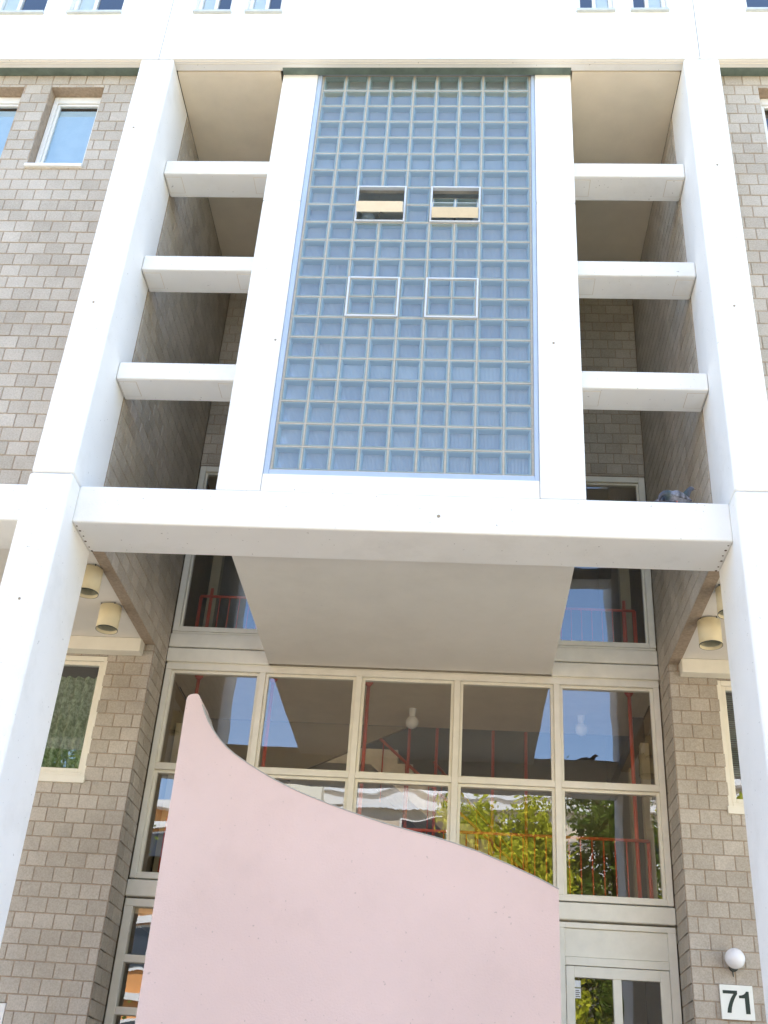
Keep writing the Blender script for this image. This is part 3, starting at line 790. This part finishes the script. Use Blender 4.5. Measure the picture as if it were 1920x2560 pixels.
soffit_lamp(-2.937, 2.24, 'cream cylinder soffit lamp nearest the lintel over the lace curtain')
soffit_lamp(2.93, 1.41, 'cream cylinder soffit lamp half behind the column on the house number side')
soffit_lamp(2.90, 2.088, 'cream cylinder soffit lamp nearest the lintel over the slatted blind')
t = tag(empty('wall_lamp', (3.075, YW-.007, 3.37)), 'white globe lamp on the block wall above the house number', 'lamp')
MB().lathe([(.0, -.088)] + [(.088*math.cos(a), .088*math.sin(a)) for a in (math.radians(d) for d in range(-80, 81, 10))] + [(0, .088)], 28, (0, -.1, 0)).build('globe', 'globe_glass', t, smooth=True)
MB().tube([(0, 0, -.06), (0, -.03, -.06), (0, -.06, -.075)], [.04, .035, .03], 14).build('base', 'dark_metal', t)
MB().tube([(-.012, -.012, -.08), (-.006, -.01, -.14)], .005, 6).build('cable', 'dark_metal', t)
def globe(x, y, z, r, zc, label):
    t = tag(empty('globe_lamp', (x, y, zc)), label, 'lamp')
    MB().lathe([(.0, -r)] + [(r*math.cos(a), r*math.sin(a)) for a in (math.radians(d) for d in range(-80, 71, 10))], 24, (0, 0, z-zc)).build('globe', 'globe_glass', t, smooth=True)
    MB().lathe([(r*.45, r*.85+z-zc), (r*.5, z-zc+r*1.2), (r*.6, 0)], 16).build('neck', 'globe_glass', t, smooth=True)
globe(.01, 4.93, 6.13, .078, 6.299, 'white globe lamp under the landing, over the stair flight')
globe(2.0, 4.93, 6.13, .078, 6.299, 'white globe lamp under the landing, in the sky reflection')
globe(-.565, .955, 10.31, .076, 10.419, 'white globe lamp seen through the edge on ventilator')
globe(.625, .955, 10.31, .076, 10.419, 'white globe lamp at the corner of the half turned ventilator')
# number plate
sx0, sx1, sz0, sz1 = 2.934, 3.221, 2.876, 3.160
t = tag(empty('number_sign', (sx0, YW-.03, sz0)), 'white square sign with black number 71 on the block wall', 'sign')
W_, H_ = sx1-sx0, sz1-sz0
MB().box(0, W_, 0, .022, 0, H_).build('plate', 'sign_white', t, .003, seg=2)
def digit(polys):
    mb = MB(); i = 0
    for poly in polys:
        pts = [(u*W_, H_*(1-v)) for u, v in poly]; n = len(pts); i = len(mb.v)
        mb.v += [(x, -.0025, z) for x, z in pts] + [(x, .001, z) for x, z in pts]
        mb.f.append(tuple(i+k for k in range(n))); mb.mi.append(0)
        for k in range(n): mb.f.append((i+k, i+(k+1) % n, i+n+(k+1) % n, i+n+k)); mb.mi.append(0)
    mb.build('digit', 'sign_black', t)
digit([[(.085, .165), (.52, .165), (.52, .255), (.47, .33), (.42, .42), (.365, .54), (.325, .66), (.30, .81), (.175, .81), (.20, .68), (.245, .55), (.30, .42), (.36, .32), (.41, .26), (.085, .26)]])
digit([[(.79, .175), (.872, .175), (.872, .82), (.738, .82), (.738, .375), (.565, .375), (.565, .30), (.65, .29), (.72, .26), (.765, .22)]])

# ------------------------------------------------------------------ pigeons on the beam
def loft(path, n=14):
    """path: (x,y,z, half width, half height); sections stand across the direction of travel in plan"""
    mb = MB(); rings = []
    for k, (x, y, z, a, b) in enumerate(path):
        p0, p1 = path[max(k-1, 0)], path[min(k+1, len(path)-1)]
        d = Vector((p1[0]-p0[0], p1[1]-p0[1], p1[2]-p0[2])).normalized()
        side = d.cross(Vector((0, 0, 1)))
        side = side.normalized() if side.length > .05 else Vector((0, 1, 0))
        upv = side.cross(d).normalized(); i = len(mb.v)
        for j in range(n):
            q = 2*math.pi*j/n; v = Vector((x, y, z)) + side*a*math.cos(q) + upv*b*math.sin(q); mb.v.append(tuple(v))
        rings.append(i)
    for i, j in zip(rings, rings[1:]):
        for k in range(n): mb.f.append((i+k, i+(k+1) % n, j+(k+1) % n, j+k)); mb.mi.append(0)
    mb.f += [tuple(rings[0]+k for k in reversed(range(n))), tuple(rings[-1]+k for k in range(n))]; mb.mi += [0, 0]
    return mb
def bird_mat(name, segs):
    mt, n, o = nodes(name)
    tc = N(n, 'ShaderNodeTexCoord'); sx = N(n, 'ShaderNodeSeparateXYZ'); n.links.new(tc.outputs['Object'], sx.inputs[0])
    mr = N(n, 'ShaderNodeMapRange'); mr.inputs[1].default_value = -.17; mr.inputs[2].default_value = .17; n.links.new(sx.outputs[0], mr.inputs[0])
    r = N(n, 'ShaderNodeValToRGB'); e = r.color_ramp.elements
    while len(e) < len(segs): e.new(.5)
    for k, (p, c) in enumerate(segs): e[k].position = p; e[k].color = rgb(c)
    n.links.new(mr.outputs[0], r.inputs[0])
    c = mix(n, .5, r.outputs[0], ramp(n, noise(n, tc.outputs['Object'], 60., 3), .4, .6, (.5,.5,.5,1), (1.2,1.2,1.25,1)), 'MULTIPLY')
    p = N(n, 'ShaderNodeBsdfPrincipled'); p.inputs['Roughness'].default_value = .6; n.links.new(c, p.inputs['Base Color']); n.links.new(p.outputs[0], o.inputs[0])
bird_mat('pigeon_body', [(0, (.05, .05, .06)), (.12, (.10, .10, .12)), (.3, (.22, .22, .24)), (.62, (.20, .20, .23)), (.74, (.03, .05, .045)), (.86, (.05, .055, .075)), (1, (.10, .10, .13))])
bird_mat('pigeon_wing', [(0, (.03, .03, .035)), (.2, (.20, .20, .23)), (.28, (.02, .02, .025)), (.36, (.22, .22, .25)), (.46, (.025, .025, .03)), (.55, (.20, .21, .25)), (1, (.14, .15, .20))])
plain('pigeon_beak', (.25, .18, .16), .5, .1, 20.); plain('pigeon_leg', (.45, .14, .12), .6, .1, 20.)
def pigeon(x, y, heading, tuck, label, scale=1.):
    t = tag(empty('pigeon', (x, y, BT)), label, 'pigeon', 'pigeons on the concrete beam'); t.rotation_euler = (0, 0, heading); t.scale = (scale,)*3
    head = [(.085, 0, .118, .034, .036), (.103, 0, .150, .024, .026), (.118, 0, .175, .020, .021), (.134, 0, .190, .019, .020), (.150, 0, .188, .014, .015), (.160, 0, .184, .005, .005)] if not tuck else \
           [(.085, .0, .112, .036, .038), (.107, -.012, .118, .027, .028), (.122, -.03, .108, .021, .022), (.128, -.046, .092, .019, .019), (.126, -.058, .078, .012, .013), (.122, -.066, .070, .005, .005)]
    body = [(-.175, 0, .060, .018, .004), (-.13, 0, .066, .024, .009), (-.09, 0, .074, .032, .022), (-.05, 0, .080, .046, .040), (-.005, 0, .086, .056, .052), (.035, 0, .092, .055, .054), (.065, 0, .102, .046, .048)] + head
    loft(body).build('body', 'pigeon_body', t, smooth=True)
    for s in (-1, 1):
        wp = [(-.15, s*.018, .080, .006, .006), (-.10, s*.036, .088, .007, .016), (-.05, s*.050, .094, .008, .030), (0, s*.056, .098, .009, .036), (.035, s*.054, .100, .009, .030), (.062, s*.044, .104, .006, .014)]
        loft(wp, 10).build('wing', 'pigeon_wing', t, smooth=True)
        MB().tube([(.0, s*.022, .045), (.004, s*.022, .002)], [.006, .004], 6).build('leg', 'pigeon_leg', t)
        for dx, dy in ((.022, 0), (.016, .012), (.016, -.012), (-.012, 0)): MB().tube([(.004, s*.022, .003), (.004+dx, s*.022+dy, .002)], .0025, 5).build('toe', 'pigeon_leg', t)
    b0 = head[-2]; d = Vector(head[-1][:3])-Vector(b0[:3]); p0 = Vector(head[-1][:3])-d*.3
    MB().tube([p0, p0+d.normalized()*.018], [.004, .0012], 6).build('beak', 'pigeon_beak', t)
pigeon(2.285, .262, math.radians(198), True, 'grey pigeon with barred wing and tucked head preening on the beam', .92)
pigeon(2.285, .335, math.radians(-10), False, 'dark necked pigeon with its head raised behind the preening one', 1.08)

# ------------------------------------------------------------------ across the street (seen mirrored in the glass)
def opposite(name, label, x0, x1, yf, yb, h, wall, storeys, band, win_w, gap, awning=None, balc=None):
    t = tag(empty(name, ((x0+x1)/2, yf, 0)), label, 'building'); ox, oy = (x0+x1)/2, yf
    def P(nm, mat, a, b, c, d, e, f, par=None, bev=0): return MB().box(a-ox, b-ox, c-oy, d-oy, e, f).build(nm, mat, par or t, bev)
    P('wall', wall, x0, x1, yb, yf, 0, h-.3)
    P('roof', 'roof_white', x0-.3, x1+.3, yb-.3, yf+.35, h-.3, h)
    for k, z in enumerate(storeys):
        P('floor_band', band, x0, x1, yf+.01, yf+(.25 if not balc else .9), z-.3, z)
        xx = x0+1.0
        while xx+win_w < x1-.5 and z+2.3 < h-.3:
            wn = P('window', 'white_frame', xx-.07, xx+win_w+.07, yf+.005, yf+.05, z+.75, z+2.2); P('pane', 'dark_glass', xx, xx+win_w, yf+.051, yf+.06, z+.82, z+2.13, wn)
            xx += win_w+gap
    return t, P, ox, oy
t, P, ox, oy = opposite('orange_house', 'orange rendered house with white bands across the street', -30, -7.3, -26, -36, 13.0, 'orange_render', (12.25-.0, 9.6, 8.85, 6.3, 3.2), 'roof_white', 1.3, .9)
t, P, ox, oy = opposite('balcony_block', 'taupe balcony block with cream gable across the street', -6.4, 26, -26.2, -37, 14.5, 'taupe_render', (13.62, 10.75, 7.95, 5.1, 2.3), 'roof_white', 1.6, 2.4)
P('gable', 'cream_render', -6.9, -4.35, -37.2, -25.1, 0, 14.55)
for z in (13.62, 10.75, 7.95, 5.1): P('parapet', 'roof_white', -4.3, 26, -25.42, -25.3, z, z+.12 if z > 13 else z+.85)
aw = MB(); n = 40
for i in range(n+1):
    x = -3.6+4.2*i/n; s_ = math.sin(math.pi*i/n)
    aw.v += [(x-ox, .95, 12.95+.22*s_), (x-ox, 1.9, 12.72+.22*s_), (x-ox, 1.9, 12.55+.22*s_+.04*(i % 2))]
for i in range(n):
    a = 3*i; aw.f += [(a, a+1, a+4, a+3), (a+1, a+2, a+5, a+4)]; aw.mi += [0, 0]
aw.build('awning', 'roof_white', t)

def tree(x, y, h, cr, zc, zr, nl, mat, label, droop):
    t = tag(empty('street_tree', (x, y, 0)), label, 'tree', 'trees along the far pavement')
    rnd = random.Random(int(x*100)+nl)
    tips = []; tr = MB()
    tr.tube([(0, 0, 0), (.05, .03, h*.25), (-.04, .05, h*.5), (.03, 0, h*.9)], [.2, .16, .11, .02], 10)
    for k in range(26):
        z = h*(.28+.6*k/26); a = k*2.4; L = cr*(1.05-.5*abs(k/26-.4))*rnd.uniform(.75, 1.1)
        e = Vector((L*math.cos(a), L*math.sin(a), z+L*.45)); mid = Vector((e.x*.5, e.y*.5, z+L*.35))
        tr.tube([(0, 0, z), mid, e], [.05, .03, .01], 6); tips += [mid, e, (mid+e)/2, e+Vector((0, 0, -.3))]
    tr.build('trunk', 'bark', t, smooth=True)
    cw = MB(); clumps = []
    for p in tips:
        for _ in range(3): clumps.append((p+Vector((rnd.gauss(0, .28), rnd.gauss(0, .28), rnd.gauss(0, .25))), rnd.uniform(.22, .45)))
    for _ in range(nl):
        c, r = rnd.choice(clumps); p = c+Vector((rnd.gauss(0, r*.55), rnd.gauss(0, r*.55), rnd.gauss(0, r*.6)-droop*rnd.random()))
        u = Vector((rnd.gauss(0, 1), rnd.gauss(0, 1), rnd.gauss(0, .6)-droop*2)).normalized(); v = u.cross(Vector((rnd.gauss(0, 1), rnd.gauss(0, 1), rnd.gauss(0, 1)))).normalized()
        L, Wd = rnd.uniform(.10, .19), rnd.uniform(.025, .05)
        cw.quad([p-u*L*.5, p+v*Wd, p+u*L*.5, p-v*Wd])
    tag(cw.build('crown', mat, t, recalc=False), kind='stuff')
tree(2.0, -14.2, 10.9, 1.75, 6, 3, 46000, 'leaf_bright', 'tall yellow green willow like tree mirrored beside the balcony block', .5)
tree(4.75, -15.2, 12.2, 1.35, 6, 3, 22000, 'leaf_dark', 'dark green tree mirrored in the pane over the door', .2)
tree(-9.45, -12.4, 13.2, 1.75, 6, 3, 38000, 'leaf_dark', 'dark green tree mirrored over the lace curtain', .2)
tree(7.6, -13.4, 11.0, 1.5, 6, 3, 20000, 'leaf_bright', 'bright green tree mirrored under the slatted blind', .3)
